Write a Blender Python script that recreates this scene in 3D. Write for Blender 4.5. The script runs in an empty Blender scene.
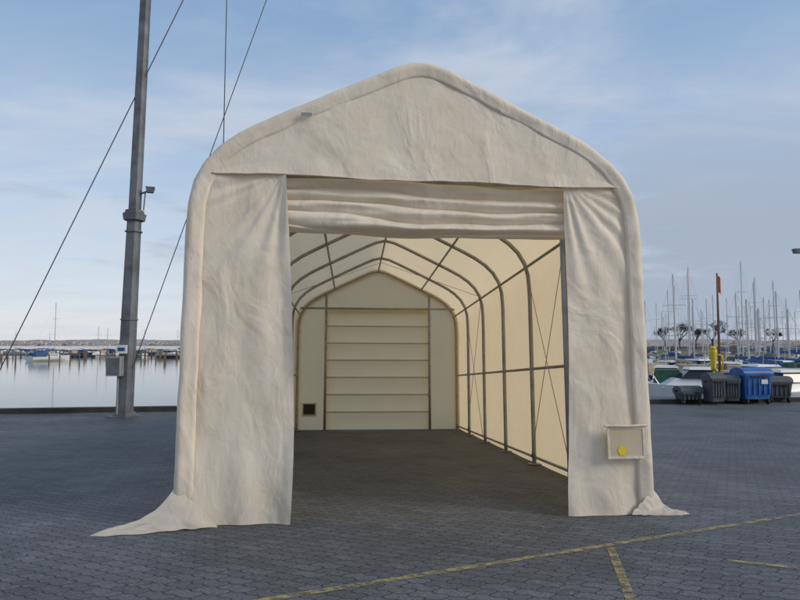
import bpy, bmesh, math, random
from mathutils import Vector, Matrix, noise, Euler
random.seed(7)
S=bpy.context.scene
S.view_settings.view_transform='Standard'; S.view_settings.look='None'; S.view_settings.exposure=0
R=math.radians
# ------------------------------------------------------------ helpers
def mat(name,col,rough=0.6,metal=0.0,var=0.0,vscale=3.0,bump=0.0,bscale=20.0,spec=0.5,col2=None):
    m=bpy.data.materials.new(name); m.use_nodes=True; n=m.node_tree.nodes; l=m.node_tree.links
    b=n['Principled BSDF']; b.inputs['Roughness'].default_value=rough; b.inputs['Metallic'].default_value=metal
    b.inputs['Specular IOR Level'].default_value=spec
    tc=n.new('ShaderNodeTexCoord')
    nz=n.new('ShaderNodeTexNoise'); nz.inputs['Scale'].default_value=vscale; nz.inputs['Detail'].default_value=6
    l.new(tc.outputs['Object'],nz.inputs['Vector'])
    mx=n.new('ShaderNodeMix'); mx.data_type='RGBA'
    c=Vector(col[:3]); d=Vector(col2) if col2 else c*(1-var)
    mx.inputs[6].default_value=(*c,1); mx.inputs[7].default_value=(*d,1)
    rp=n.new('ShaderNodeMapRange'); rp.inputs[1].default_value=0.4; rp.inputs[2].default_value=0.65
    l.new(nz.outputs['Fac'],rp.inputs[0]); l.new(rp.outputs[0],mx.inputs[0]); l.new(mx.outputs[2],b.inputs['Base Color'])
    if bump>0:
        n2=n.new('ShaderNodeTexNoise'); n2.inputs['Scale'].default_value=bscale; n2.inputs['Detail'].default_value=5
        l.new(tc.outputs['Object'],n2.inputs['Vector'])
        bp=n.new('ShaderNodeBump'); bp.inputs['Strength'].default_value=bump; bp.inputs['Distance'].default_value=0.02
        l.new(n2.outputs['Fac'],bp.inputs['Height']); l.new(bp.outputs[0],b.inputs['Normal'])
    return m

def fabric(name,col,tcol,tfac,bump=0.5,streak=0.25):
    m=bpy.data.materials.new(name); m.use_nodes=True; n=m.node_tree.nodes; l=m.node_tree.links
    b=n['Principled BSDF']; b.inputs['Roughness'].default_value=0.48; b.inputs['Specular IOR Level'].default_value=0.22
    out=n['Material Output']
    tc=n.new('ShaderNodeTexCoord')
    nz=n.new('ShaderNodeTexNoise'); nz.inputs['Scale'].default_value=1.6; nz.inputs['Detail'].default_value=8; nz.inputs['Roughness'].default_value=0.65
    l.new(tc.outputs['Object'],nz.inputs['Vector'])
    mx=n.new('ShaderNodeMix'); mx.data_type='RGBA'
    mx.inputs[6].default_value=(col[0]*0.90,col[1]*0.88,col[2]*0.83,1); mx.inputs[7].default_value=(*col,1)
    rp=n.new('ShaderNodeMapRange'); rp.inputs[1].default_value=0.35; rp.inputs[2].default_value=0.55
    l.new(nz.outputs['Fac'],rp.inputs[0]); l.new(rp.outputs[0],mx.inputs[0])
    mps=n.new('ShaderNodeMapping'); mps.inputs['Scale'].default_value=(5,5,0.9); l.new(tc.outputs['Object'],mps.inputs['Vector'])
    st=n.new('ShaderNodeTexNoise'); st.inputs['Scale'].default_value=1.0; st.inputs['Detail'].default_value=9; st.inputs['Roughness'].default_value=0.7; l.new(mps.outputs[0],st.inputs['Vector'])
    sr=n.new('ShaderNodeMapRange'); sr.inputs[1].default_value=0.54; sr.inputs[2].default_value=0.75; sr.inputs[4].default_value=streak; l.new(st.outputs['Fac'],sr.inputs[0])
    mxs=n.new('ShaderNodeMix'); mxs.data_type='RGBA'; mxs.inputs[7].default_value=(0.44,0.39,0.31,1)
    l.new(sr.outputs[0],mxs.inputs[0]); l.new(mx.outputs[2],mxs.inputs[6])
    sx=n.new('ShaderNodeSeparateXYZ'); l.new(tc.outputs['Object'],sx.inputs[0])
    ad=n.new('ShaderNodeMath'); ad.operation='MULTIPLY_ADD'; ad.inputs[1].default_value=-0.6
    l.new(nz.outputs['Fac'],ad.inputs[0]); l.new(sx.outputs['Z'],ad.inputs[2])
    dr=n.new('ShaderNodeMapRange'); dr.inputs[1].default_value=-0.4; dr.inputs[2].default_value=0.2; dr.inputs[3].default_value=0.55; dr.inputs[4].default_value=0
    l.new(ad.outputs[0],dr.inputs[0])
    mx2=n.new('ShaderNodeMix'); mx2.data_type='RGBA'; mx2.inputs[7].default_value=(0.33,0.30,0.25,1)
    l.new(dr.outputs[0],mx2.inputs[0]); l.new(mxs.outputs[2],mx2.inputs[6]); l.new(mx2.outputs[2],b.inputs['Base Color'])
    mp=n.new('ShaderNodeMapping'); mp.inputs['Scale'].default_value=(1.9,1.9,1.2); l.new(tc.outputs['Object'],mp.inputs['Vector'])
    w=n.new('ShaderNodeTexNoise'); w.inputs['Scale'].default_value=1.2; w.inputs['Detail'].default_value=3; w.inputs['Distortion'].default_value=1.0
    l.new(mp.outputs[0],w.inputs['Vector'])
    sb=n.new('ShaderNodeMath'); sb.operation='SUBTRACT'; sb.inputs[1].default_value=0.5; l.new(w.outputs['Fac'],sb.inputs[0])
    ab=n.new('ShaderNodeMath'); ab.operation='ABSOLUTE'; l.new(sb.outputs[0],ab.inputs[0])
    a3=n.new('ShaderNodeMath'); a3.operation='MULTIPLY_ADD'; a3.inputs[1].default_value=0.45; l.new(ab.outputs[0],a3.inputs[0]); l.new(w.outputs['Fac'],a3.inputs[2])
    w2=n.new('ShaderNodeTexNoise'); w2.inputs['Scale'].default_value=6; w2.inputs['Detail'].default_value=5; w2.inputs['Distortion'].default_value=0.8; l.new(mp.outputs[0],w2.inputs['Vector'])
    sm=n.new('ShaderNodeMath'); sm.operation='MULTIPLY_ADD'; sm.inputs[1].default_value=0.20
    l.new(w2.outputs['Fac'],sm.inputs[0]); l.new(a3.outputs[0],sm.inputs[2])
    bp=n.new('ShaderNodeBump'); bp.inputs['Strength'].default_value=bump; bp.inputs['Distance'].default_value=0.10
    l.new(sm.outputs[0],bp.inputs['Height']); l.new(bp.outputs[0],b.inputs['Normal'])
    t=n.new('ShaderNodeBsdfTranslucent'); t.inputs['Color'].default_value=(*tcol,1)
    ms=n.new('ShaderNodeMixShader'); ms.inputs[0].default_value=tfac
    l.new(b.outputs[0],ms.inputs[1]); l.new(t.outputs[0],ms.inputs[2]); l.new(ms.outputs[0],out.inputs['Surface'])
    return m

def obj_from(name,verts,faces,mats,fm=None,smooth=False,parent=None,M=None):
    me=bpy.data.meshes.new(name); me.from_pydata([tuple(v) for v in verts],[],faces); 
    for m in (mats if isinstance(mats,(list,tuple)) else [mats]): me.materials.append(m)
    if fm: 
        for i,p in enumerate(me.polygons): p.material_index=fm[i]
    if smooth:
        for p in me.polygons: p.use_smooth=True
    me.update()
    o=bpy.data.objects.new(name,me); S.collection.objects.link(o)
    if parent is not None: o.parent=parent
    if M is not None: o.matrix_world=M
    return o

class Geo:
    def __init__(s): s.v=[];s.f=[];s.m=[]
    def box(s,c,d,mi=0,rz=0,taper=1.0,bev=0.0):
        cx,cy,cz=c; dx,dy,dz=[k/2 for k in d]; b=len(s.v); cs,sn=math.cos(rz),math.sin(rz)
        ring=[(-1,-1),(1,-1),(1,1),(-1,1)]
        if bev>0:
            k=bev
            rr=[(-dx+k,-dy),(dx-k,-dy),(dx,-dy+k),(dx,dy-k),(dx-k,dy),(-dx+k,dy),(-dx,dy-k),(-dx,-dy+k)]
        else: rr=[(a*dx,e*dy) for a,e in ring]
        n=len(rr)
        for z,t in ((-dz,taper),(dz,1.0)):
            for x,y in rr:
                x*=t;y*=t
                s.v.append((cx+x*cs-y*sn,cy+x*sn+y*cs,cz+z))
        s.f.append([b+i for i in range(n)][::-1]); s.m.append(mi)
        s.f.append([b+n+i for i in range(n)]); s.m.append(mi)
        for i in range(n):
            j=(i+1)%n; s.f.append([b+i,b+j,b+n+j,b+n+i]); s.m.append(mi)
    def tube(s,pts,r,mi=0,n=8,r2=None,cap=True):
        pts=[Vector(p) for p in pts]; b0=len(s.v); N=len(pts)
        for i,p in enumerate(pts):
            if i==0: t=pts[1]-p
            elif i==N-1: t=p-pts[i-1]
            else: t=pts[i+1]-pts[i-1]
            t.normalize(); up=Vector((0,0,1)) if abs(t.z)<0.95 else Vector((0,1,0))
            a=t.cross(up).normalized(); c=a.cross(t)
            rr=r if r2 is None else r+(r2-r)*i/(N-1)
            for k in range(n):
                an=2*math.pi*k/n; s.v.append(tuple(p+a*math.cos(an)*rr+c*math.sin(an)*rr))
        for i in range(N-1):
            for k in range(n):
                k2=(k+1)%n
                s.f.append([b0+i*n+k,b0+i*n+k2,b0+(i+1)*n+k2,b0+(i+1)*n+k]); s.m.append(mi)
        if cap:
            s.f.append([b0+k for k in range(n)][::-1]); s.m.append(mi)
            s.f.append([b0+(N-1)*n+k for k in range(n)]); s.m.append(mi)
    def make(s,name,mats,smooth=False,parent=None,M=None):
        return obj_from(name,s.v,s.f,mats,s.m,smooth,parent,M)

def sheet(name,fn,nu,nv,m,parent=None,M=None,smooth=True,skip=None):
    V=[];F=[]
    for j in range(nv+1):
        for i in range(nu+1): V.append(fn(i/nu,j/nv))
    for j in range(nv):
        for i in range(nu):
            a=j*(nu+1)+i
            if skip and skip((i+.5)/nu,(j+.5)/nv): continue
            F.append([a,a+1,a+nu+2,a+nu+1])
    return obj_from(name,V,F,m,None,smooth,parent,M)
def nz(x,y,z=0.0): return noise.noise(Vector((x,y,z)))
def crease(x,y,s): return (1-abs(nz(x,y,s))*2.2)

# ------------------------------------------------------------ materials
M_steel=mat('galvanised_steel',(0.36,0.355,0.34),0.5,0.35,0.25,8)
M_pole=mat('pole_paint',(0.17,0.18,0.195),0.6,0.2,0.45,2.0,0.3,30)
M_wire=mat('wire_rope',(0.08,0.08,0.085),0.5,0.6)
M_fab=fabric('pvc_cover',(0.84,0.76,0.63),(0.98,0.80,0.53),0.54,0.22,0.10)
M_rear=fabric('pvc_rear_backlit',(0.84,0.75,0.59),(1.0,0.79,0.48),0.72,0.2,0.12)  # same fabric, yellower and more translucent to stand in for warm backlight
M_front=fabric('pvc_front',(0.85,0.775,0.665),(0.92,0.78,0.56),0.20,0.34,0.26)
M_dark=mat('dark_rubber',(0.03,0.03,0.032),0.8)
M_kerb=mat('quay_timber',(0.045,0.043,0.042),0.85,0,0.4,4,0.6,12)
M_conc=mat('quay_concrete',(0.22,0.21,0.20),0.9,0,0.4,2,0.5,8)
M_white=mat('gelcoat_white',(0.75,0.76,0.76),0.3,0,0.12,1.5)
M_navy=mat('gelcoat_navy',(0.03,0.05,0.13),0.3,0,0.2)
M_red=mat('antifoul_red',(0.28,0.05,0.04),0.6,0,0.2)
M_mast=mat('mast_aluminium',(0.50,0.50,0.51),0.4,0.4)
M_glass=mat('tinted_glass',(0.02,0.025,0.03),0.1)
M_blue=mat('canvas_blue',(0.03,0.09,0.26),0.8,0,0.3)
M_green=mat('canvas_green',(0.04,0.12,0.08),0.8,0,0.3)
M_tan=mat('canvas_tan',(0.42,0.35,0.24),0.8,0,0.3)
M_batten=mat('batten_webbing',(0.50,0.41,0.27),0.8,0,0.2)
M_wood=mat('weathered_wood',(0.20,0.13,0.08),0.8,0,0.4,5,0.3,20)
M_binblue=mat('bin_blue_plastic',(0.03,0.14,0.42),0.45,0,0.35,3)
M_bingrey=mat('bin_grey_plastic',(0.075,0.09,0.10),0.55,0,0.3,3)
M_yellow=mat('safety_yellow',(0.75,0.58,0.03),0.5,0,0.2)
M_orange=mat('orange_float',(0.60,0.17,0.04),0.5,0,0.2)
M_boxg=mat('cabinet_grey',(0.30,0.31,0.32),0.5,0.2,0.2)
M_bark=mat('bark',(0.07,0.055,0.045),0.9,0,0.3)

# ------------------------------------------------------------ levels
ZC=2.08; SL=math.tan(R(3.37)); Z0=ZC-1.15
def gz(y):
    y=max(y,-14); t=Z0-SL*y
    return 0.5*(t+math.sqrt(t*t+0.04**2))
def edge(x): return min(max(19.3+0.15*(x+12),17.6),38)
MY=Matrix.Translation((0,0,Z0))@Matrix.Rotation(R(-3.37),4,'X')

# ------------------------------------------------------------ ground
def ground_material():
    m=bpy.data.materials.new('interlocking_pavers'); m.use_nodes=True; n=m.node_tree.nodes; l=m.node_tree.links
    b=n['Principled BSDF']; b.inputs['Specular IOR Level'].default_value=0.35
    tc=n.new('ShaderNodeTexCoord'); mp=n.new('ShaderNodeMapping'); mp.inputs['Rotation'].default_value=(0,0,R(28))
    l.new(tc.outputs['Object'],mp.inputs['Vector'])
    sp=n.new('ShaderNodeSeparateXYZ'); l.new(mp.outputs[0],sp.inputs[0])
    def wob(src,base):
        a=n.new('ShaderNodeMath'); a.operation='MULTIPLY'; a.inputs[1].default_value=2*math.pi/0.10; l.new(src,a.inputs[0])
        s_=n.new('ShaderNodeMath'); s_.operation='SINE'; l.new(a.outputs[0],s_.inputs[0])
        c=n.new('ShaderNodeMath'); c.operation='MULTIPLY_ADD'; c.inputs[1].default_value=0.009; l.new(s_.outputs[0],c.inputs[0]); l.new(base,c.inputs[2]); return c.outputs[0]
    cb=n.new('ShaderNodeCombineXYZ'); l.new(wob(sp.outputs['Y'],sp.outputs['X']),cb.inputs[0]); l.new(wob(sp.outputs['X'],sp.outputs['Y']),cb.inputs[1])
    br=n.new('ShaderNodeTexBrick'); br.inputs['Scale'].default_value=1; br.inputs['Brick Width'].default_value=0.20; br.inputs['Row Height'].default_value=0.10
    br.inputs['Mortar Size'].default_value=0.006; br.inputs['Mortar Smooth'].default_value=0.6; br.inputs['Bias'].default_value=0.0
    br.inputs['Color1'].default_value=(0.088,0.096,0.110,1); br.inputs['Color2'].default_value=(0.128,0.138,0.155,1); br.inputs['Mortar'].default_value=(0.036,0.039,0.045,1)
    l.new(cb.outputs[0],br.inputs['Vector'])
    def noi(sc,de=6,ro=0.6):
        q=n.new('ShaderNodeTexNoise'); q.inputs['Scale'].default_value=sc; q.inputs['Detail'].default_value=de; q.inputs['Roughness'].default_value=ro
        l.new(tc.outputs['Object'],q.inputs['Vector']); return q.outputs['Fac']
    big=n.new('ShaderNodeMapRange'); big.inputs[1].default_value=0.3; big.inputs[2].default_value=0.7; big.inputs[3].default_value=0.60; big.inputs[4].default_value=1.22
    l.new(noi(0.45,8,0.65),big.inputs[0])
    fine=n.new('ShaderNodeMapRange'); fine.inputs[1].default_value=0.25; fine.inputs[2].default_value=0.75; fine.inputs[3].default_value=0.30; fine.inputs[4].default_value=1.70
    l.new(noi(55,4,0.75),fine.inputs[0])
    mu=n.new('ShaderNodeMath'); mu.operation='MULTIPLY'; l.new(big.outputs[0],mu.inputs[0]); l.new(fine.outputs[0],mu.inputs[1])
    vm=n.new('ShaderNodeVectorMath'); vm.operation='SCALE'; l.new(br.outputs['Color'],vm.inputs[0]); l.new(mu.outputs[0],vm.inputs['Scale'])
    g=n.new('ShaderNodeMapRange'); g.inputs[1].default_value=0.66; g.inputs[2].default_value=0.72; l.new(noi(26,2,0.5),g.inputs[0])
    mx=n.new('ShaderNodeMix'); mx.data_type='RGBA'; mx.inputs[7].default_value=(0.22,0.205,0.17,1)
    gm=n.new('ShaderNodeMath'); gm.operation='MULTIPLY'; gm.inputs[1].default_value=0.7; l.new(g.outputs[0],gm.inputs[0])
    l.new(gm.outputs[0],mx.inputs[0]); l.new(vm.outputs[0],mx.inputs[6]); l.new(mx.outputs[2],b.inputs['Base Color'])
    rr=n.new('ShaderNodeMapRange'); rr.inputs[3].default_value=0.55; rr.inputs[4].default_value=0.85; l.new(noi(1.3),rr.inputs[0]); l.new(rr.outputs[0],b.inputs['Roughness'])
    iv=n.new('ShaderNodeMath'); iv.operation='MULTIPLY_ADD'; iv.inputs[1].default_value=-1; l.new(br.outputs['Fac'],iv.inputs[0])
    fs=n.new('ShaderNodeMath'); fs.operation='MULTIPLY'; fs.inputs[1].default_value=0.6; l.new(noi(50,3),fs.inputs[0]); l.new(fs.outputs[0],iv.inputs[2])
    bp=n.new('ShaderNodeBump'); bp.inputs['Strength'].default_value=0.7; bp.inputs['Distance'].default_value=0.008; l.new(iv.outputs[0],bp.inputs['Height']); l.new(bp.outputs[0],b.inputs['Normal'])
    return m
ys=[-60,-40,-25,-14,-10,-5,0,2,4,6,8,10,12]+[13+0.25*i for i in range(18)]
xs=[-220,-120,-70,-50,-40,-34,-30]+[-26+2*i for i in range(27)]+[30,36,50,80,115,135,160,220]
V=[];F=[];nx=len(xs)
for y in ys:
    for x in xs: V.append((x,y,gz(y)))
for x in xs: V.append((x,edge(x),gz(30)))
for j in range(len(ys)):
    for i in range(nx-1):
        a=j*nx+i; F.append([a,a+1,a+nx+1,a+nx])
obj_from('ground',V,F,ground_material(),smooth=True)
g=Geo()
for i in range(nx-1):
    x0,x1=xs[i],xs[i+1]; e0,e1=edge(x0),edge(x1)
    q=len(g.v); g.v+=[(x0,e0+.01,-3),(x1,e1+.01,-3),(x1,e1+.01,0.0),(x0,e0+.01,0.0)]; g.f.append([q+1,q,q+3,q+2]); g.m.append(0)
    q=len(g.v)
    for (xx,ee) in ((x0,e0),(x1,e1)):
        g.v+=[(xx,ee-0.28,-0.05),(xx,ee-0.28,0.15),(xx,ee+0.03,0.15),(xx,ee+0.03,-0.35)]
    for k in range(4):
        k2=(k+1)%4; g.f.append([q+k,q+k2,q+4+k2,q+4+k]); g.m.append(1)
g.make('quay_edge',[M_conc,M_kerb])
def strip(p,q,w):
    p=Vector(p);q=Vector(q);d=(q-p).normalized();s=Vector((-d.y,d.x))*w/2
    n=60;V=[];F=[]
    for i in range(n+1):
        c=p.lerp(q,i/n)
        for k in (1,-1):
            jj=s*k*(1+0.18*nz(c.x*9,c.y*9,k)); V.append((c.x+jj.x,c.y+jj.y,gz(c.y+jj.y)+0.004))
    for i in range(n): F.append([2*i,2*i+1,2*i+3,2*i+2])
    return V,F
V=[];F=[]
for a,bb,w in [((-1.9,2.80),(7.5,7.60),0.06),((1.47,4.45),(1.20,3.30),0.055),((2.12,4.14),(3.4,3.55),0.055)]:
    v,f=strip(a,bb,w); o=len(V); V+=v; F+=[[k+o for k in ff] for ff in f]
mp_=bpy.data.materials.new('worn_line_paint'); mp_.use_nodes=True; n=mp_.node_tree.nodes; l=mp_.node_tree.links
bs=n['Principled BSDF']; bs.inputs['Base Color'].default_value=(0.40,0.33,0.15,1); bs.inputs['Roughness'].default_value=0.8
tc=n.new('ShaderNodeTexCoord'); q=n.new('ShaderNodeTexNoise'); q.inputs['Scale'].default_value=14; q.inputs['Detail'].default_value=8; q.inputs['Roughness'].default_value=0.75
l.new(tc.outputs['Object'],q.inputs['Vector']); r_=n.new('ShaderNodeMapRange'); r_.inputs[1].default_value=0.41; r_.inputs[2].default_value=0.57; r_.inputs[3].default_value=0.05; r_.inputs[4].default_value=0.85
l.new(q.outputs['Fac'],r_.inputs[0]); l.new(r_.outputs[0],bs.inputs['Alpha'])
obj_from('painted_line_marking',V,F,mp_)

# ------------------------------------------------------------ water
mw=bpy.data.materials.new('harbour_water'); mw.use_nodes=True; n=mw.node_tree.nodes; l=mw.node_tree.links
bs=n['Principled BSDF']; bs.inputs['Base Color'].default_value=(0.05,0.065,0.075,1); bs.inputs['Roughness'].default_value=0.08; bs.inputs['IOR'].default_value=1.333
tc=n.new('ShaderNodeTexCoord'); mp=n.new('ShaderNodeMapping'); mp.inputs['Scale'].default_value=(0.5,1.6,1); l.new(tc.outputs['Object'],mp.inputs['Vector'])
q=n.new('ShaderNodeTexNoise'); q.inputs['Scale'].default_value=1.2; q.inputs['Detail'].default_value=4; l.new(mp.outputs[0],q.inputs['Vector'])
bp=n.new('ShaderNodeBump'); bp.inputs['Strength'].default_value=0.14; bp.inputs['Distance'].default_value=0.05; l.new(q.outputs['Fac'],bp.inputs['Height']); l.new(bp.outputs[0],bs.inputs['Normal'])
obj_from('water',[(-9000,-200,-1),(9000,-200,-1),(9000,12000,-1),(-9000,12000,-1)],[[0,1,2,3]],mw)

# ------------------------------------------------------------ tent
tent=bpy.data.objects.new('storage_tent',None); S.collection.objects.link(tent)
tent.matrix_world=MY@Matrix.Translation((0.21,5.40,0))@Matrix.Rotation(R(4.4),4,'Z')
HW=2.0; L=9.9
half=[(0,4.09),(0.10,4.08),(0.22,4.04),(0.4,3.955),(0.8,3.755),(1.2,3.55),(1.45,3.42),(1.62,3.31),(1.76,3.19),(1.87,3.05),(1.95,2.88),(1.99,2.68),(2.0,2.4),(2.0,2.0),(2.0,1.5),(2.0,1.0),(2.0,0.5),(2.0,0.0)]
def resample(pts,n):
    P=[Vector(p) for p in pts]; ds=[0]
    for i in range(1,len(P)): ds.append(ds[-1]+(P[i]-P[i-1]).length)
    T=ds[-1]; out=[]
    for k in range(n+1):
        d=T*k/n; i=1
        while i<len(P)-1 and ds[i]<d: i+=1
        t=(d-ds[i-1])/(ds[i]-ds[i-1]); out.append(P[i-1].lerp(P[i],t))
    return out
prof=[(-x,z) for x,z in half[::-1]]+half[1:]
PR=resample(prof,200)
def pnorm(i):
    a=PR[max(i-2,0)];b_=PR[min(i+2,len(PR)-1)]; t=(b_-a).normalized(); return Vector((-t.y,t.x))
PN=[pnorm(i) for i in range(len(PR))]
def ztop(x):
    x=abs(x)
    for i in range(len(half)-1):
        if half[i][0]<=x<=half[i+1][0] and half[i+1][0]>half[i][0]:
            t=(x-half[i][0])/(half[i+1][0]-half[i][0]); return half[i][1]+(half[i+1][1]-half[i][1])*t
    return 2.3
NB=6; BL=L/NB
ylist=[BL*k/14 for k in range(1,NB*14+1)]
rows=[(-0.036,0.155),(-0.046,0.150),(-0.050,0.125),(-0.053,0.10),(-0.058,0.075),(-0.062,0.05),(-0.056,0.028),(-0.040,0.010),(-0.015,0.001),(0.03,0.0)]
V=[];F=[];n0=len(PR)
# the cover also wraps round the rear arch
rear_rows=[(L+0.02,0.01),(L+0.025,0.05),(L+0.015,0.14)]
allrows=[(a,b_,0) for a,b_ in rows]+[(y,None,1) for y in ylist]+[(a,b_,2) for a,b_ in rear_rows]
for (yy,ins,kind) in allrows:
    for i,p in enumerate(PR):
        nn=PN[i]; off=0
        s=i/len(PR)*12
        if kind==1:
            ph=(yy/BL)%1.0; off=-0.022*math.sin(math.pi*ph)+0.008*nz(s*1.5,yy*1.2)
            yv=yy
        elif kind==2:
            off=-ins; yv=yy
        else:
            pull=0.5+0.5*math.sin(s*14+3*nz(s*2,1.0))
            off=-ins*(1+0.06*nz(s*2.2,5))
            f=min(1,ins/0.06)
            yv=yy-0.008*nz(s*4,2.2)-f*(0.006*pull*(0.5+nz(s*1.3,7))+0.012*nz(s*3.5,ins*9,4))
            if ins<0.04: off+=0.006*nz(s*2.5,8.1)
        q=p+nn*off
        V.append((q.x,yv,max(q.y,0.0)))
nr=len(allrows)
for j in range(nr-1):
    for i in range(n0-1):
        a=j*n0+i; F.append([a,a+n0,a+n0+1,a+1])
cv=obj_from('cover',V,F,M_fab,smooth=True,parent=tent)
cv.data.materials.append(M_front)
for p in cv.data.polygons:
    if p.index < (len(rows)-1)*(n0-1): p.material_index=1
def wr(x,z,sd):
    return 0.024*nz(x*1.5,z*0.55,sd)+0.012*nz(x*5.0+0.8*z,z*0.6,sd+8)+0.008*crease(x*1.9+z*0.9,z*0.8-x*0.6,sd+3)+0.004*crease(x*4.2-z*1.1,z*1.7+x,sd+5)+0.002*nz(x*10,z*8,sd)
def lpanel(u,v):
    x1=-1.05-0.14*v+0.02*math.sin(v*3.1)-0.03*(1-v)**6; x0=-1.93
    x=x0+(x1-x0)*u; zt=min(3.02,ztop(x)-0.06); z=zt*v
    y=-0.018+wr(x,z,1.0)
    dx=x+1.19; dz=3.0-z; r=math.hypot(dx,dz); an=math.atan2(dx,dz)
    y-=0.009*math.sin(an*26+nz(r,an*3)*2)*math.exp(-((r-0.6)/0.6)**2)
    k=max(0,1-z/0.6); y-=0.14*k*k*(0.6+0.5*nz(x*3,0.3))+0.02*k*math.sin(x*17+z*3); x-=0.08*k*k*(1-u)
    if u>0.9: y-=0.03*(u-0.9)*10*(0.5+0.5*math.sin(z*5))
    return (x,y,max(z,0.008))
sheet('front_panel_left',lpanel,60,130,M_front,tent)
def rpanel(u,v):
    x0=1.23+0.07*v+0.02*math.sin(v*4); x1=1.93
    x=x0+(x1-x0)*u; zt=min(3.02,ztop(x)-0.06); z=zt*v
    y=-0.018+wr(x,z,9.0)
    dx=x-1.30; dz=3.0-z; r=math.hypot(dx,dz); an=math.atan2(dx,dz)
    y-=0.009*math.sin(an*24+nz(r,an*3,4)*2)*math.exp(-((r-0.6)/0.6)**2)
    k=max(0,1-z/0.5); y-=0.12*k*k*(0.6+0.5*nz(x*3,7.3))+0.02*k*math.sin(x*16+z*3); x+=0.04*k*k*u; x-=0.03*k*(1-u)
    return (x,y,max(z,0.008))
sheet('front_panel_right',rpanel,56,130,M_front,tent)
def hz(x): return 2.95+0.010*math.sin(x*4)+0.008*nz(x*5,3.3)
def gy(x,z,v): return -0.046+0.55*wr(x*0.8,z*1.5,4.0)-0.014*max(0,1-v*4)*(0.6+nz(x*4,6.6))+0.008*math.sin(x*9+z*3)*nz(x*1.5,z,2)
def gable(u,v):
    x=-1.80+3.60*u; zt=ztop(x)-0.10; zb=hz(x)
    if zt<zb: zt=zb+0.01
    z=zb+(zt-zb)*v
    return (x,gy(x,z,v),z)
sheet('gable_panel',gable,150,44,M_front,tent)
g=Geo()
g.tube([(-1.80+3.60*i/90,gy(-1.80+3.60*i/90,hz(-1.8+3.6*i/90),0),hz(-1.80+3.60*i/90)-0.002) for i in range(91)],0.006,0,8)
g.make('gable_hem',[M_front],True,tent)
def roll(u,v):
    x=-1.30+2.75*u; e=math.sin(math.pi*u)
    k=v*4.3+0.30*nz(u*2.3,v*2)+0.18*math.sin(u*4+v*3)+0.10*nz(u*7,v*3,6)
    lobe=abs(math.sin(math.pi*k))**0.75
    y=0.11-0.080*lobe*(0.75+0.45*nz(u*4,v*6,2))-0.04*v+0.006*nz(u*18,v*9,3)
    z=2.97-(0.475+0.03*e)*v-0.012*nz(u*6,v*3,5)
    if v>0.90: y+=(v-0.90)**2*12
    return (x,y,z)
sheet('rolled_door',roll,140,130,M_front,tent)
def lflap(u,v):
    A=Vector((-1.99,-0.03,0.30)); B=Vector((-1.62,-0.17,0.012)); C=Vector((-2.50,-0.30,0.006))
    p=(A.lerp(B,u))*(1-v)+C.lerp(C+Vector((0.12,-0.03,0)),u)*v
    s=math.sin(math.pi*v); z=p.z*(1-0.6*s)+0.035*abs(nz(u*3,v*5,1))*(1-v)+0.012*abs(math.sin(v*13+u*3))*(1-v)
    return (p.x+0.03*nz(v*4,u,3),p.y+0.03*nz(v*5,u*2,7)*s,max(z,0.006))
sheet('ground_flap_left',lflap,26,34,M_front,tent)
def rflap(u,v):
    A=Vector((1.99,-0.03,0.20)); B=Vector((1.74,-0.13,0.012)); C=Vector((2.26,-0.13,0.006))
    p=(A.lerp(B,u))*(1-v)+C.lerp(C+Vector((-0.10,-0.04,0)),u)*v
    s=math.sin(math.pi*v); z=p.z*(1-0.6*s)+0.03*abs(nz(u*4,v*4,6))*(1-v)
    return (p.x,p.y+0.02*nz(v*5,u*2,9)*s,max(z,0.006))
sheet('ground_flap_right',rflap,20,24,M_front,tent)
M_vent=fabric('vent_pane_glow_tint',(0.74,0.66,0.50),(0.85,0.65,0.30),0.3,0.1)  # warm tan of the pane paints in the glow from inside
def vent(cx,y,cz,w,h,sgn,nm):
    g=Geo(); t=0.022
    g.box((cx,y,cz),(w-2*t,0.006,h-2*t),1)
    g.box((cx,y-sgn*0.003,cz+h/2-t/2),(w,0.010,t),0); g.box((cx,y-sgn*0.003,cz-h/2+t/2),(w,0.010,t),0)
    g.box((cx-w/2+t/2,y-sgn*0.003,cz),(t,0.010,h-2*t),0); g.box((cx+w/2-t/2,y-sgn*0.003,cz),(t,0.010,h-2*t),0)
    g.tube([(cx-w/2-0.03,y-sgn*0.012,cz+h/2+0.006),(cx,y-sgn*0.016,cz+h/2+0.002),(cx+w/2+0.02,y-sgn*0.012,cz+h/2+0.008)],0.011,0,10)
    q=len(g.v)
    for i in range(6): g.v.append((cx-0.04+0.045*math.cos(i*math.pi/3),y-sgn*0.007,cz-0.07+0.045*math.sin(i*math.pi/3)))
    g.f.append([q+i for i in range(6)]); g.m.append(2)
    g.make(nm,[M_front,M_vent,M_yellow,M_tan],False,tent)
vent(1.74,-0.085,0.62,0.34,0.28,1,'vent_window')
g=Geo(); g.box((-1.02,-0.085,3.50),(0.09,0.006,0.03),0,0); g.make('strap_tab',[M_boxg],False,tent)
def rear(u,v):
    x=-1.985+3.97*u; zt=ztop(x)-0.012; z=zt*v
    e=min(1,min(u,1-u)*12,(1-v)*8)
    return (x,L-0.004+0.6*wr(x,z,14)*e-0.012*e,z)
def rskip(u,v):
    x=-1.985+3.97*u; z=(ztop(x)-0.012)*v
    return abs(x)<1.2 and z<2.95
sheet('rear_wall',rear,80,80,M_rear,tent,skip=rskip)
def rdoor(u,v):
    x=-1.25+2.5*u; z=0.02+3.0*v
    y=L-0.09-0.030*abs(math.sin(math.pi*v*7.0))+0.01*nz(x*2,z*2)
    return (x,y,z)
sheet('rear_door',rdoor,40,140,M_rear,tent)
g=Geo()
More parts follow.
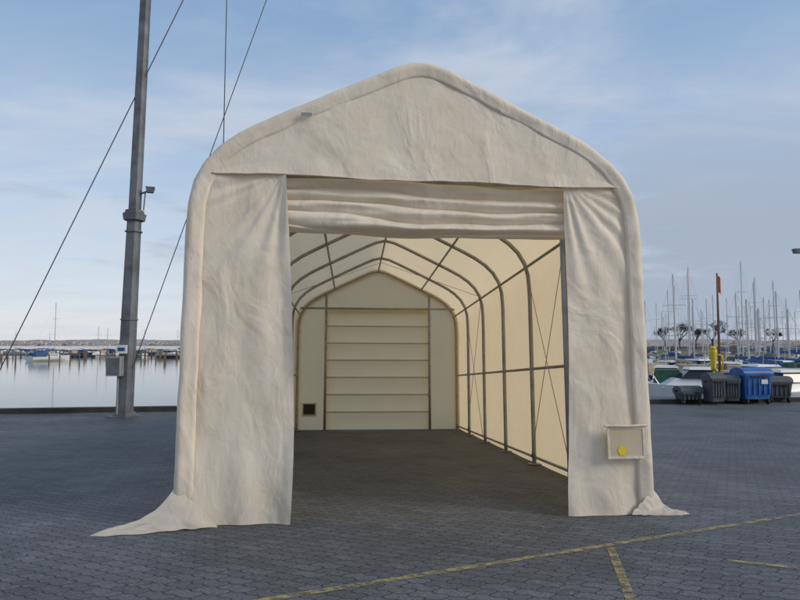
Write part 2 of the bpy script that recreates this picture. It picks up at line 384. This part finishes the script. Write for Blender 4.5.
for k in range(1,7): g.box((0,L-0.105,0.02+3.0*k/7),(2.5,0.012,0.028),0)
g.make('rear_door_battens',[M_batten],False,tent)
vent(-1.62,L-0.08,0.50,0.34,0.32,1,'rear_vent_window')
g=Geo(); g.box((-1.62,L-0.10,0.52),(0.26,0.012,0.24),0); g.make('rear_vent_mesh',[M_dark],False,tent)
g=Geo()
INN=0.09
inner=[PR[i]-PN[i]*INN for i in range(0,len(PR),4)]
for k in range(NB+1):
    y=0.09+k*(L-0.18)/NB
    if k==NB: y=L-0.13
    g.tube([(p.x,y,max(p.y,0.0)) for p in inner],0.030,0,10)
    for s in (-1,1): g.box((s*(HW-INN),y,0.012),(0.16,0.14,0.014),0)
def inn(x): return ztop(x)-INN*1.1
for (x,z) in [(0,inn(0)-0.0),(1.05,inn(1.05)),(-1.05,inn(-1.05)),(1.85,2.84),(-1.85,2.84),(1.90,1.35),(-1.90,1.35),(1.91,0.10),(-1.91,0.10)]:
    g.tube([(x,0.09,z),(x,L-0.1,z)],0.020,0,8)
for s in (-1,1):
    g.tube([(s*1.25,L-0.14,0),(s*1.25,L-0.14,ztop(1.25)-0.1)],0.03,0,8)
    g.tube([(s*1.32,0.16,0),(s*1.32,0.16,ztop(1.32)-0.1)],0.03,0,8)
g.tube([(-1.9,L-0.14,3.04),(1.9,L-0.14,3.04)],0.026,0,8)
g.tube([(-1.9,0.17,3.0),(1.9,0.17,3.0)],0.026,0,8)
for s in (-1,1):
    for k in (1,4):
        y0=0.09+k*(L-0.18)/NB; y1=0.09+(k+1)*(L-0.18)/NB
        g.tube([(s*1.87,y0,0.1),(s*1.87,y1,2.8)],0.005,0,5); g.tube([(s*1.87,y1,0.1),(s*1.87,y0,2.8)],0.005,0,5)
        g.tube([(s*1.8,y0,2.9),(0,y1,3.9)],0.005,0,5)
g.make('steel_frame',[M_steel],True,tent)
for o in tent.children:
    for v in o.data.vertices:
        f=max(0.0,1-max(v.co.y,0)/3.3); v.co.y+=0.050*v.co.x*f; v.co.x*=1.012+0.018*f
        if v.co.z>0.05: v.co.z*=1-0.035*min(1,max(0,v.co.y)/L)

# ------------------------------------------------------------ crane pole
crane=bpy.data.objects.new('mast_crane',None); S.collection.objects.link(crane); crane.location=(-7.98,18.2,0)
def lean(z): return z*0.020
g=Geo()
def sq(z0,z1,w0,w1,mi=0):
    b0=len(g.v)
    for z,w in ((z0,w0),(z1,w1)):
        k=w*0.22
        for x,y in [(-w/2+k,-w/2),(w/2-k,-w/2),(w/2,-w/2+k),(w/2,w/2-k),(w/2-k,w/2),(-w/2+k,w/2),(-w/2,w/2-k),(-w/2,-w/2+k)]:
            g.v.append((x+lean(z),y,z))
    g.f.append([b0+i for i in range(8)][::-1]);g.m.append(mi);g.f.append([b0+8+i for i in range(8)]);g.m.append(mi)
    for i in range(8):
        j=(i+1)%8; g.f.append([b0+i,b0+j,b0+8+j,b0+8+i]);g.m.append(mi)
sq(0,0.05,0.8,0.8); sq(0.05,0.14,0.56,0.52); sq(0.14,5.75,0.42,0.35); sq(5.75,5.95,0.52,0.58); sq(5.95,6.05,0.46,0.46); sq(6.05,16.5,0.31,0.25)
for k in (2,4): sq(0.2+k*1.3,0.24+k*1.3,0.43,0.43)
g.make('mast',[M_pole],False,crane)
g=Geo()
g.box((-0.16,-0.34,1.48),(0.42,0.24,0.56),0,0,1,0.02); g.box((-0.16,-0.465,1.48),(0.34,0.012,0.46),1); g.box((-0.0,-0.30,1.96),(0.30,0.06,0.24),2); g.box((-0.0,-0.335,1.96),(0.2,0.01,0.1),3)
g.tube([(-0.1,-0.26,0.1),(-0.1,-0.26,1.2)],0.03,0,8)
g.make('control_cabinet',[M_boxg,M_pole,M_white,M_blue],False,crane)
g=Geo()
g.tube([(0.12,0,6.5),(0.50,-0.05,6.62)],0.03,0,8); g.box((0.58,-0.05,6.66),(0.26,0.22,0.16),0,0.3,0.7); g.tube([(0.44,-0.05,6.62),(0.40,-0.05,6.05)],0.02,0,6)
g.make('floodlight',[M_pole],False,crane)
g=Geo(); g.tube([(0.3,0,16.2),(6.0,0,16.2)],0.16,0,10); g.tube([(0.3,0,14),(4.0,0,16.1)],0.07,0,8); g.make('boom',[M_pole],True,crane)
g=Geo(); g.tube([(-4.15,-0.2,0),(3.05,0,16.2)],0.016,0,5)
g.tube([(-0.1,-0.1,0.4),(5.15,0,16.2)],0.014,0,5)
g.tube([(2.72,0,16.2),(2.70,0,2.6)],0.016,0,5); g.box((2.7,0,2.45),(0.18,0.14,0.34),0)
g.tube([(2.7,0,2.3),(2.7,0,2.12),(2.76,0,2.02),(2.84,0,2.08)],0.025,0,6)
g.make('cables',[M_wire],False,crane)

# ------------------------------------------------------------ boats
def hull(g,Lh,B,H,zb,mi,deck=1):
    N=14; sec=[]
    for i in range(N+1):
        t=i/N; w=B/2*(0.78+0.22*math.sin(math.pi*min(t*1.3,1)))*(1 if t<0.45 else max(0.02,1-((t-0.45)/0.55)**2.1))
        sh=H*(1+0.28*t*t)
        x=-Lh/2+Lh*t
        pts=[(x,0,zb),(x,-w*0.55,zb+0.05),(x,-w*0.88,zb+sh*0.45),(x+0.15*t,-w,zb+sh)]
        pts2=[(p[0],-p[1],p[2]) for p in pts[::-1][:-1]]
        sec.append(pts+pts2)
    b0=len(g.v); n=7
    for s_ in sec: g.v+=s_
    ring=[3,2,1,0,6,5,4]
    for i in range(N):
        for k in range(6):
            a,b_=ring[k],ring[k+1]
            g.f.append([b0+i*n+a,b0+(i+1)*n+a,b0+(i+1)*n+b_,b0+i*n+b_]); g.m.append(mi)
        g.f.append([b0+i*n+3,b0+i*n+4,b0+(i+1)*n+4,b0+(i+1)*n+3]); g.m.append(deck)
    g.f.append([b0+r for r in ring]); g.m.append(mi)
mats_b=[M_white,M_white,M_navy,M_red,M_mast,M_glass,M_blue,M_green,M_tan,M_wire]
def trap(g,x0,x1,w,z0,z1,mi,sl=0.5):
    b0=len(g.v)
    for z,xa,xb,ww in ((z0,x0,x1,w),(z1,x0+0.1,x1-sl,w*0.8)):
        g.v+=[(xa,-ww/2,z),(xb,-ww/2*0.8,z),(xb,ww/2*0.8,z),(xa,ww/2,z)]
    for f in ([3,2,1,0],[4,5,6,7],[0,1,5,4],[1,2,6,5],[2,3,7,6],[3,0,4,7]): g.f.append([b0+k for k in f]); g.m.append(mi)
def sailboat(x,y,Lh,mh,rz,hm=0,cv=6):
    g=Geo(); hull(g,Lh,Lh*0.31,0.95,-0.12,hm); trap(g,-Lh*0.15,Lh*0.25,Lh*0.18,0.85,1.4,1,0.9)
    g.box((0.02*Lh,0,1.15),(Lh*0.22,Lh*0.165,0.14),5)
    mx=Lh*0.1
    g.tube([(mx,0,0.9),(mx,0,mh)],0.075,4,6,0.055)
    g.tube([(mx-0.1,0,1.95),(mx-Lh*0.38,0,1.9)],0.15,cv,6)
    for f in (0.45,0.72): g.tube([(mx,-Lh*0.09,mh*f),(mx,Lh*0.09,mh*f)],0.02,4,4)
    for a in ((Lh*0.52,0,1.2),(-Lh*0.5,0,1.1)): g.tube([(mx,0,mh-0.05),a],0.004,9,3)
    for s in (-1,1): g.tube([(mx,0,mh-0.1),(mx,s*Lh*0.09,mh*0.72),(mx,s*Lh*0.14,1.0)],0.004,9,3)
    g.tube([(-Lh*0.48,-Lh*0.11,1.0),(-Lh*0.49,-Lh*0.11,1.6),(-Lh*0.49,Lh*0.11,1.6),(-Lh*0.48,Lh*0.11,1.0)],0.03,4,4)
    g.tube([(Lh*0.36,-Lh*0.08,1.1),(Lh*0.5,0,1.75),(Lh*0.36,Lh*0.08,1.1)],0.03,4,4)
    if random.random()<0.5: trap(g,-Lh*0.44,-Lh*0.08,Lh*0.22,1.0,1.75,cv,0.3)
    g.make('sailboat',mats_b,False,None,Matrix.Translation((x,y,-1.0))@Matrix.Rotation(rz,4,'Z')@Matrix.Rotation(random.uniform(-.012,.012),4,'X'))
def motorboat(x,y,Lh,rz,hm=0,cv=6,z=-1.0):
    g=Geo(); hull(g,Lh,Lh*0.36,1.0,-0.12,hm); trap(g,-Lh*0.18,Lh*0.28,Lh*0.26,0.85,1.35,1,0.8)
    trap(g,-Lh*0.15,Lh*0.12,Lh*0.25,1.35,1.80,5,0.5); trap(g,-Lh*0.17,Lh*0.05,Lh*0.25,1.80,1.92,1,0.1)
    trap(g,-Lh*0.46,-Lh*0.16,Lh*0.27,0.95,1.75,cv,0.05)
    g.tube([(Lh*0.3,-Lh*0.12,1.05),(Lh*0.34,-Lh*0.11,1.5),(Lh*0.5,0,1.75),(Lh*0.34,Lh*0.11,1.5),(Lh*0.3,Lh*0.12,1.05)],0.025,4,4)
    g.tube([(-Lh*0.1,0,1.9),(-Lh*0.12,0,3.0)],0.02,4,4)
    g.make('motorboat',mats_b,False,None,Matrix.Translation((x,y,z))@Matrix.Rotation(rz,4,'Z'))
def X(px,D): return (px-400)/622*D
rnd=random.Random(11)
for D,cnt in ((46,3),(58,6),(72,8),(88,9),(108,10),(135,11),(165,10)):
    for i in range(cnt):
        px=650+ (175)*(i+rnd.uniform(0.1,0.9))/cnt
        Lh=rnd.uniform(7.0,10.5); mh=rnd.uniform(8.2,12.5) if D>60 else rnd.uniform(6.2,8.6)
        sailboat(X(px,D),D+rnd.uniform(-4,4),Lh,mh,R(90)+rnd.choice([0,math.pi])+rnd.uniform(-.25,.25),rnd.choice([0,0,0,2,0,3]),rnd.choice([6,8,7,8,6]))
for px,D,Lh,rz,hm,cv_ in ((787,30,6.6,0.15,0,6),(690,33,6.2,3.0,0,8),(664,36,5.5,1.2,0,7),(752,38,7.0,1.8,2,8),(815,37,6.8,2.8,0,7),(722,44,7.5,1.3,0,8),(775,48,8,1.7,0,7),(700,52,7,0.4,0,6),(675,47,7,0.3,2,8)):
    motorboat(X(px,D),D,Lh,rz,hm,cv_)
for i in range(20):
    px=-30+ 215*(i+rnd.random())/20; D=rnd.uniform(150,230)
    if rnd.random()<0.45: sailboat(X(px,D),D,rnd.uniform(7,9),rnd.uniform(6.5,9),rnd.uniform(0,6.28),rnd.choice([0,2,0]),rnd.choice([6,8]))
    else: motorboat(X(px,D),D,rnd.uniform(6,9),rnd.uniform(-.6,.6)+rnd.choice([0,3.1]),rnd.choice([0,0,2]),rnd.choice([6,7,8]))
sailboat(X(46,120),122,9,11.5,1.2,0,6)
def jetty(name,p,q,w,sp=4.0,ht=0.55):
    g=Geo(); p=Vector(p);q=Vector(q);d=(q-p);n=d.normalized();rz=math.atan2(d.y,d.x);c=(p+q)/2
    g.box((c.x,c.y,ht-1.0),(d.length,w,0.18),0,rz)
    k=int(d.length/sp); s=Vector((-n.y,n.x))*(w/2+0.12)
    for i in range(k+1):
        a=p+n*sp*i
        for t in (-1,1):
            bb=a+s*t; g.tube([(bb.x,bb.y,-2.5),(bb.x,bb.y,0.75+0.2*rnd.random())],0.14,0,7)
    g.make(name,[M_wood])
jetty('jetty',(-160,168),(-48,150),2.4)
jetty('jetty',(30,62),(90,78),2.0)
jetty('jetty',(36,98),(140,120),2.0)
g=Geo()
for i in range(34):
    px=-30+ 215*rnd.random(); D=rnd.uniform(105,145); g.tube([(X(px,D),D,-2.5),(X(px,D),D,rnd.uniform(0.2,0.9))],0.13,0,6)
for i in range(26):
    px=655+ 150*rnd.random(); D=rnd.uniform(40,90); g.tube([(X(px,D),D,-2.5),(X(px,D),D,rnd.uniform(0.2,0.9))],0.12,0,6)
g.make('mooring_piles',[M_wood])

# ------------------------------------------------------------ breakwater, far coast
M_rock=mat('breakwater_rock',(0.10,0.095,0.09),0.9,0,0.5,0.3)
def ridge(name,x0,x1,y,dep,hfn,n,m):
    V=[];F=[]
    for i in range(n+1):
        x=x0+(x1-x0)*i/n; h=hfn(x)
        V+=[(x,y-dep/2,-1.6),(x,y-dep*0.2,-1+h*0.8),(x,y+dep*0.2,-1+h),(x,y+dep/2,-1.6)]
    for i in range(n):
        for k in range(3):
            a=4*i+k; F.append([a,a+4,a+5,a+1])
    return obj_from(name,V,F,m)
ridge('breakwater',-260,-62,270,10,lambda x:1.3+0.5*nz(x*0.4,0),200,M_rock)
ridge('breakwater',60,260,230,16,lambda x:2.6+0.6*nz(x*0.3,3),200,M_rock)
M_coast=mat('coast_land_hazed',(0.28,0.28,0.29),0.95,0,0.3,0.004,col2=(0.36,0.33,0.31))  # aerial haze is mixed into the land colour, hence the muted tones
ridge('distant_coast',-4200,4200,3300,300,lambda x:30+12*nz(x*0.0016,1)+6*nz(x*0.009,4)+2.5*nz(x*0.05,2),900,M_coast)
M_h1=mat('render_pink_hazed',(0.60,0.46,0.40),0.9); M_h2=mat('render_white_hazed',(0.64,0.58,0.54),0.9); M_h3=mat('roof_red_hazed',(0.40,0.28,0.25),0.9)  # wall and roof colours are paled to carry the distance haze
g=Geo()
for i in range(520):
    x=rnd.uniform(-2900,2900); y=3130+rnd.uniform(-30,60); w=rnd.uniform(10,26);h=rnd.uniform(4,8); z=rnd.uniform(-1,16)
    g.box((x,y,z+h/2),(w,12,h),rnd.choice([0,1,1])); g.box((x,y,z+h+1.2),(w*0.96,10,2.4),2)
g.make('distant_town',[M_h1,M_h2,M_h3])

# ------------------------------------------------------------ bare trees
def tree(x,y,h,seed,z=1.0):
    r=random.Random(seed); g=Geo()
    def br(p,d,Ln,rad,lv):
        q=p+d*Ln*0.5+Vector((r.uniform(-1,1),r.uniform(-1,1),0))*Ln*0.05; e=p+d*Ln
        g.tube([p,q,e],rad,0,3 if lv>1 else 6,rad*0.62,False)
        if lv>=7: return
        for k in range(3):
            a=r.uniform(0,6.28); sp=r.uniform(0.4,0.95)
            nd=(d+Vector((math.cos(a)*sp,math.sin(a)*sp,r.uniform(-0.05,0.15)))).normalized()
            br(p+d*Ln*r.uniform(0.6,1.0),nd,Ln*r.uniform(0.66,0.84),max(rad*0.58,0.04),lv+1)
    br(Vector((0,0,0)),Vector((0,0,1)),h*0.24,h*0.028,1)
    g.make('bare_tree',[M_bark],False,None,Matrix.Translation((x,y,z)))
for px,h,sd in ((664,11,6),(679,14,1),(695,11,2),(712,14,3),(738,10,4),(772,11,5)): tree(X(px,226),226,h,sd)

# ------------------------------------------------------------ containers
def container(x,y,w,d,h,m,rz,four=True):
    g=Geo(); wh=0.16 if four else 0.1
    g.box((0,0,wh+0.02+(h-0.25-wh)/2),(w,d,h-0.25-wh),0,0,0.84,0.05)
    g.box((0,0,h-0.25+0.02),(w*1.05,d*1.05,0.07),0,0,1,0.05)
    b0=len(g.v); n=8
    for xx in (-w*0.51,w*0.51):
        for i in range(n+1):
            a=math.pi*i/n; g.v.append((xx,-math.cos(a)*d*0.51,h-0.19+math.sin(a)*0.19))
    for i in range(n): g.f.append([b0+i,b0+n+1+i,b0+n+2+i,b0+i+1]); g.m.append(0)
    g.f.append([b0+i for i in range(n+1)]); g.m.append(0); g.f.append([b0+n+1+i for i in range(n+1)][::-1]); g.m.append(0)
    for i in range(5):
        xx=-w*0.36+w*0.72*i/4; g.box((xx,-d*0.475,h*0.52),(0.05,0.05,h*0.5),0)
    g.box((0,-d*0.55,h-0.30),(w*0.6,0.04,0.04),1)
    g.box((w*0.18,-d*0.51,h*0.62),(w*0.22,0.02,h*0.12),2)
    for sx in (-1,1):
        g.tube([(sx*(w*0.53),0,h*0.72),(sx*(w*0.60),0,h*0.72)],0.04,1,8)
        for sy in ((-1,1) if four else (1,)):
            g.tube([(sx*w*0.36-0.03,sy*d*0.34,0.09),(sx*w*0.36+0.03,sy*d*0.34,0.09)],0.09,1,12)
    g.make('waste_container' if four else 'wheelie_bin',[m,M_dark,M_white if four and m is M_binblue else M_dark],False,None,Matrix.Translation((x,y,0.0))@Matrix.Rotation(rz,4,'Z'))
container(X(749,22.4),22.4,1.10,0.80,1.28,M_binblue,0.12)
container(X(774,22.9),23.0,0.9,0.7,0.95,M_bingrey,0.0)
container(X(711,22.0),22.0,0.56,0.62,1.12,M_bingrey,0.1,False)
container(X(728,22.3),22.3,0.50,0.56,1.02,M_bingrey,-0.15,False)
container(X(688,22.0),22.2,0.8,0.6,0.65,M_bingrey,0.1,True)
g=Geo(); g.tube([(0,0,0),(0,0,1.3)],0.045,0,8)
g.tube([(0.0,0,1.15),(0.0,0,1.25),(0,0,1.55),(0,0,1.80),(0,0,1.92)],0.08,0,12,0.13)
g.tube([(0,0,1.92),(0,0,2.00),(0,0,2.04)],0.135,0,12,0.05)
g.tube([(0.12,-0.02,1.75),(0.28,-0.05,1.70),(0.32,-0.05,1.35),(0.20,-0.03,1.05),(0.05,0,1.0)],0.03,0,7)
g.make('rescue_post',[M_yellow,M_white],True,None,Matrix.Translation((X(714,22.6),22.75,0)))
g=Geo(); g.tube([(0,0,0),(0.02,0,3.2),(0.03,0,4.75)],0.055,0,8,0.03)
b0=len(g.v)
for i in range(7):
    for j in range(2): g.v.append((0.05+0.06*i*0.35,0.03*math.sin(i*1.3),4.7-0.62*j-0.03*i))
for i in range(6): g.f.append([b0+2*i,b0+2*i+1,b0+2*i+3,b0+2*i+2]); g.m.append(1)
g.make('flag_post',[M_wood,M_orange],True,None,Matrix.Translation((X(715,23.2),23.0,0)))
g=Geo(); g.tube([(0,0,0),(0,0,4.9)],0.055,0,10,0.04); g.tube([(0,0,4.85),(-0.15,0,5.0),(-0.45,0,5.05)],0.03,0,8); g.box((-0.55,0,5.04),(0.40,0.22,0.14),0,0,0.8,0.03)
g.box((0,0,0.3),(0.2,0.2,0.6),0)
g.make('street_lamp',[M_pole],False,None,Matrix.Translation((X(820,19.5),19.5,0)))
for xx in (-4.5,12.2):
    g=Geo(); g.tube([(0,0,0),(0,0,0.28)],0.10,0,12,0.085); g.tube([(0,0,0.28),(0,0,0.36)],0.15,0,12,0.13)
    g.make('mooring_bollard',[M_dark],True,None,Matrix.Translation((xx,edge(xx)-0.6,0)))

# ------------------------------------------------------------ world
SUN=Vector((0.86,-0.30,0.50)).normalized(); el=math.asin(SUN.z); az=math.atan2(SUN.x,SUN.y)
W=bpy.data.worlds.new('World'); S.world=W; W.use_nodes=True; n=W.node_tree.nodes; l=W.node_tree.links
bg=n['Background']; bg.inputs['Strength'].default_value=0.135
sky=n.new('ShaderNodeTexSky'); sky.sky_type='NISHITA'; sky.sun_disc=False; sky.sun_elevation=el; sky.sun_rotation=az; sky.air_density=1.0; sky.dust_density=1.5; sky.ozone_density=1.0
tc=n.new('ShaderNodeTexCoord'); sp=n.new('ShaderNodeSeparateXYZ'); l.new(tc.outputs['Generated'],sp.inputs[0])
cr=n.new('ShaderNodeValToRGB'); e=cr.color_ramp.elements
e[0].position=0.0; e[0].color=(0.62,0.62,0.64,1); e[1].position=1.0; e[1].color=(0.20,0.28,0.41,1)
for p,c in ((0.07,(0.52,0.57,0.64,1)),(0.22,(0.36,0.46,0.59,1)),(0.48,(0.20,0.31,0.48,1))):
    q=e.new(p); q.color=c
l.new(sp.outputs['Z'],cr.inputs[0])
scl=n.new('ShaderNodeVectorMath'); scl.operation='SCALE'; scl.inputs['Scale'].default_value=10; l.new(cr.outputs[0],scl.inputs[0])
mx=n.new('ShaderNodeMix'); mx.data_type='RGBA'; mx.inputs[0].default_value=0.82; l.new(sky.outputs[0],mx.inputs[6]); l.new(scl.outputs[0],mx.inputs[7])
zz=n.new('ShaderNodeMath'); zz.operation='MAXIMUM'; zz.inputs[1].default_value=0.0; l.new(sp.outputs['Z'],zz.inputs[0])
z2=n.new('ShaderNodeMath'); z2.operation='ADD'; z2.inputs[1].default_value=0.12; l.new(zz.outputs[0],z2.inputs[0])
dx=n.new('ShaderNodeMath'); dx.operation='DIVIDE'; l.new(sp.outputs['X'],dx.inputs[0]); l.new(z2.outputs[0],dx.inputs[1])
dy=n.new('ShaderNodeMath'); dy.operation='DIVIDE'; l.new(sp.outputs['Y'],dy.inputs[0]); l.new(z2.outputs[0],dy.inputs[1])
cb=n.new('ShaderNodeCombineXYZ'); l.new(dx.outputs[0],cb.inputs[0]); l.new(dy.outputs[0],cb.inputs[1])
mp=n.new('ShaderNodeMapping'); mp.inputs['Scale'].default_value=(1.0,1.7,1); mp.inputs['Rotation'].default_value=(0,0,R(-14)); mp.inputs['Location'].default_value=(3.1,1.7,0); l.new(cb.outputs[0],mp.inputs['Vector'])
c1=n.new('ShaderNodeTexNoise'); c1.inputs['Scale'].default_value=0.9; c1.inputs['Detail'].default_value=10; c1.inputs['Roughness'].default_value=0.58; c1.inputs['Distortion'].default_value=0.5; l.new(mp.outputs[0],c1.inputs['Vector'])
r1=n.new('ShaderNodeMapRange'); r1.interpolation_type='SMOOTHSTEP'; r1.inputs[1].default_value=0.38; r1.inputs[2].default_value=0.70; r1.inputs[3].default_value=0; r1.inputs[4].default_value=0.7; l.new(c1.outputs['Fac'],r1.inputs[0])
m1=n.new('ShaderNodeMix'); m1.data_type='RGBA'; m1.inputs[7].default_value=(4.7,5.05,5.6,1); l.new(r1.outputs[0],m1.inputs[0]); l.new(mx.outputs[2],m1.inputs[6])
c2=n.new('ShaderNodeTexNoise'); c2.inputs['Scale'].default_value=1.0; c2.inputs['Detail'].default_value=9; c2.inputs['Roughness'].default_value=0.58
mp2=n.new('ShaderNodeMapping'); mp2.inputs['Scale'].default_value=(2.6,2.6,13); mp2.inputs['Location'].default_value=(5,2,0); l.new(tc.outputs['Generated'],mp2.inputs['Vector']); l.new(mp2.outputs[0],c2.inputs['Vector'])
ax=n.new('ShaderNodeMath'); ax.operation='MULTIPLY_ADD'; ax.inputs[1].default_value=0.26; l.new(sp.outputs['X'],ax.inputs[0]); l.new(c2.outputs['Fac'],ax.inputs[2])
r2=n.new('ShaderNodeMapRange'); r2.interpolation_type='SMOOTHSTEP'; r2.inputs[1].default_value=0.46; r2.inputs[2].default_value=0.63; r2.inputs[4].default_value=0.85; l.new(ax.outputs[0],r2.inputs[0])
lo=n.new('ShaderNodeMapRange'); lo.interpolation_type='SMOOTHSTEP'; lo.inputs[1].default_value=0.16; lo.inputs[2].default_value=0.42; lo.inputs[3].default_value=1; lo.inputs[4].default_value=0; l.new(sp.outputs['Z'],lo.inputs[0])
mm=n.new('ShaderNodeMath'); mm.operation='MULTIPLY'; l.new(r2.outputs[0],mm.inputs[0]); l.new(lo.outputs[0],mm.inputs[1])
m2=n.new('ShaderNodeMix'); m2.data_type='RGBA'; m2.inputs[7].default_value=(2.6,3.1,3.9,1); l.new(mm.outputs[0],m2.inputs[0]); l.new(m1.outputs[2],m2.inputs[6])
l.new(m2.outputs[2],bg.inputs['Color'])

sd=bpy.data.lights.new('sun','SUN'); sd.energy=2.0; sd.angle=R(22); sd.color=(1.0,0.89,0.74)
so=bpy.data.objects.new('sun',sd); S.collection.objects.link(so); so.rotation_euler=(-SUN).to_track_quat('-Z','Y').to_euler(); so.location=(20,-20,30)

cd=bpy.data.cameras.new('camera'); cd.sensor_width=36; cd.lens=28; cd.clip_end=20000; cd.clip_start=0.05
co=bpy.data.objects.new('camera',cd); S.collection.objects.link(co); co.location=(0,0,ZC); co.rotation_euler=(R(90+4.14),0,0)
S.camera=co
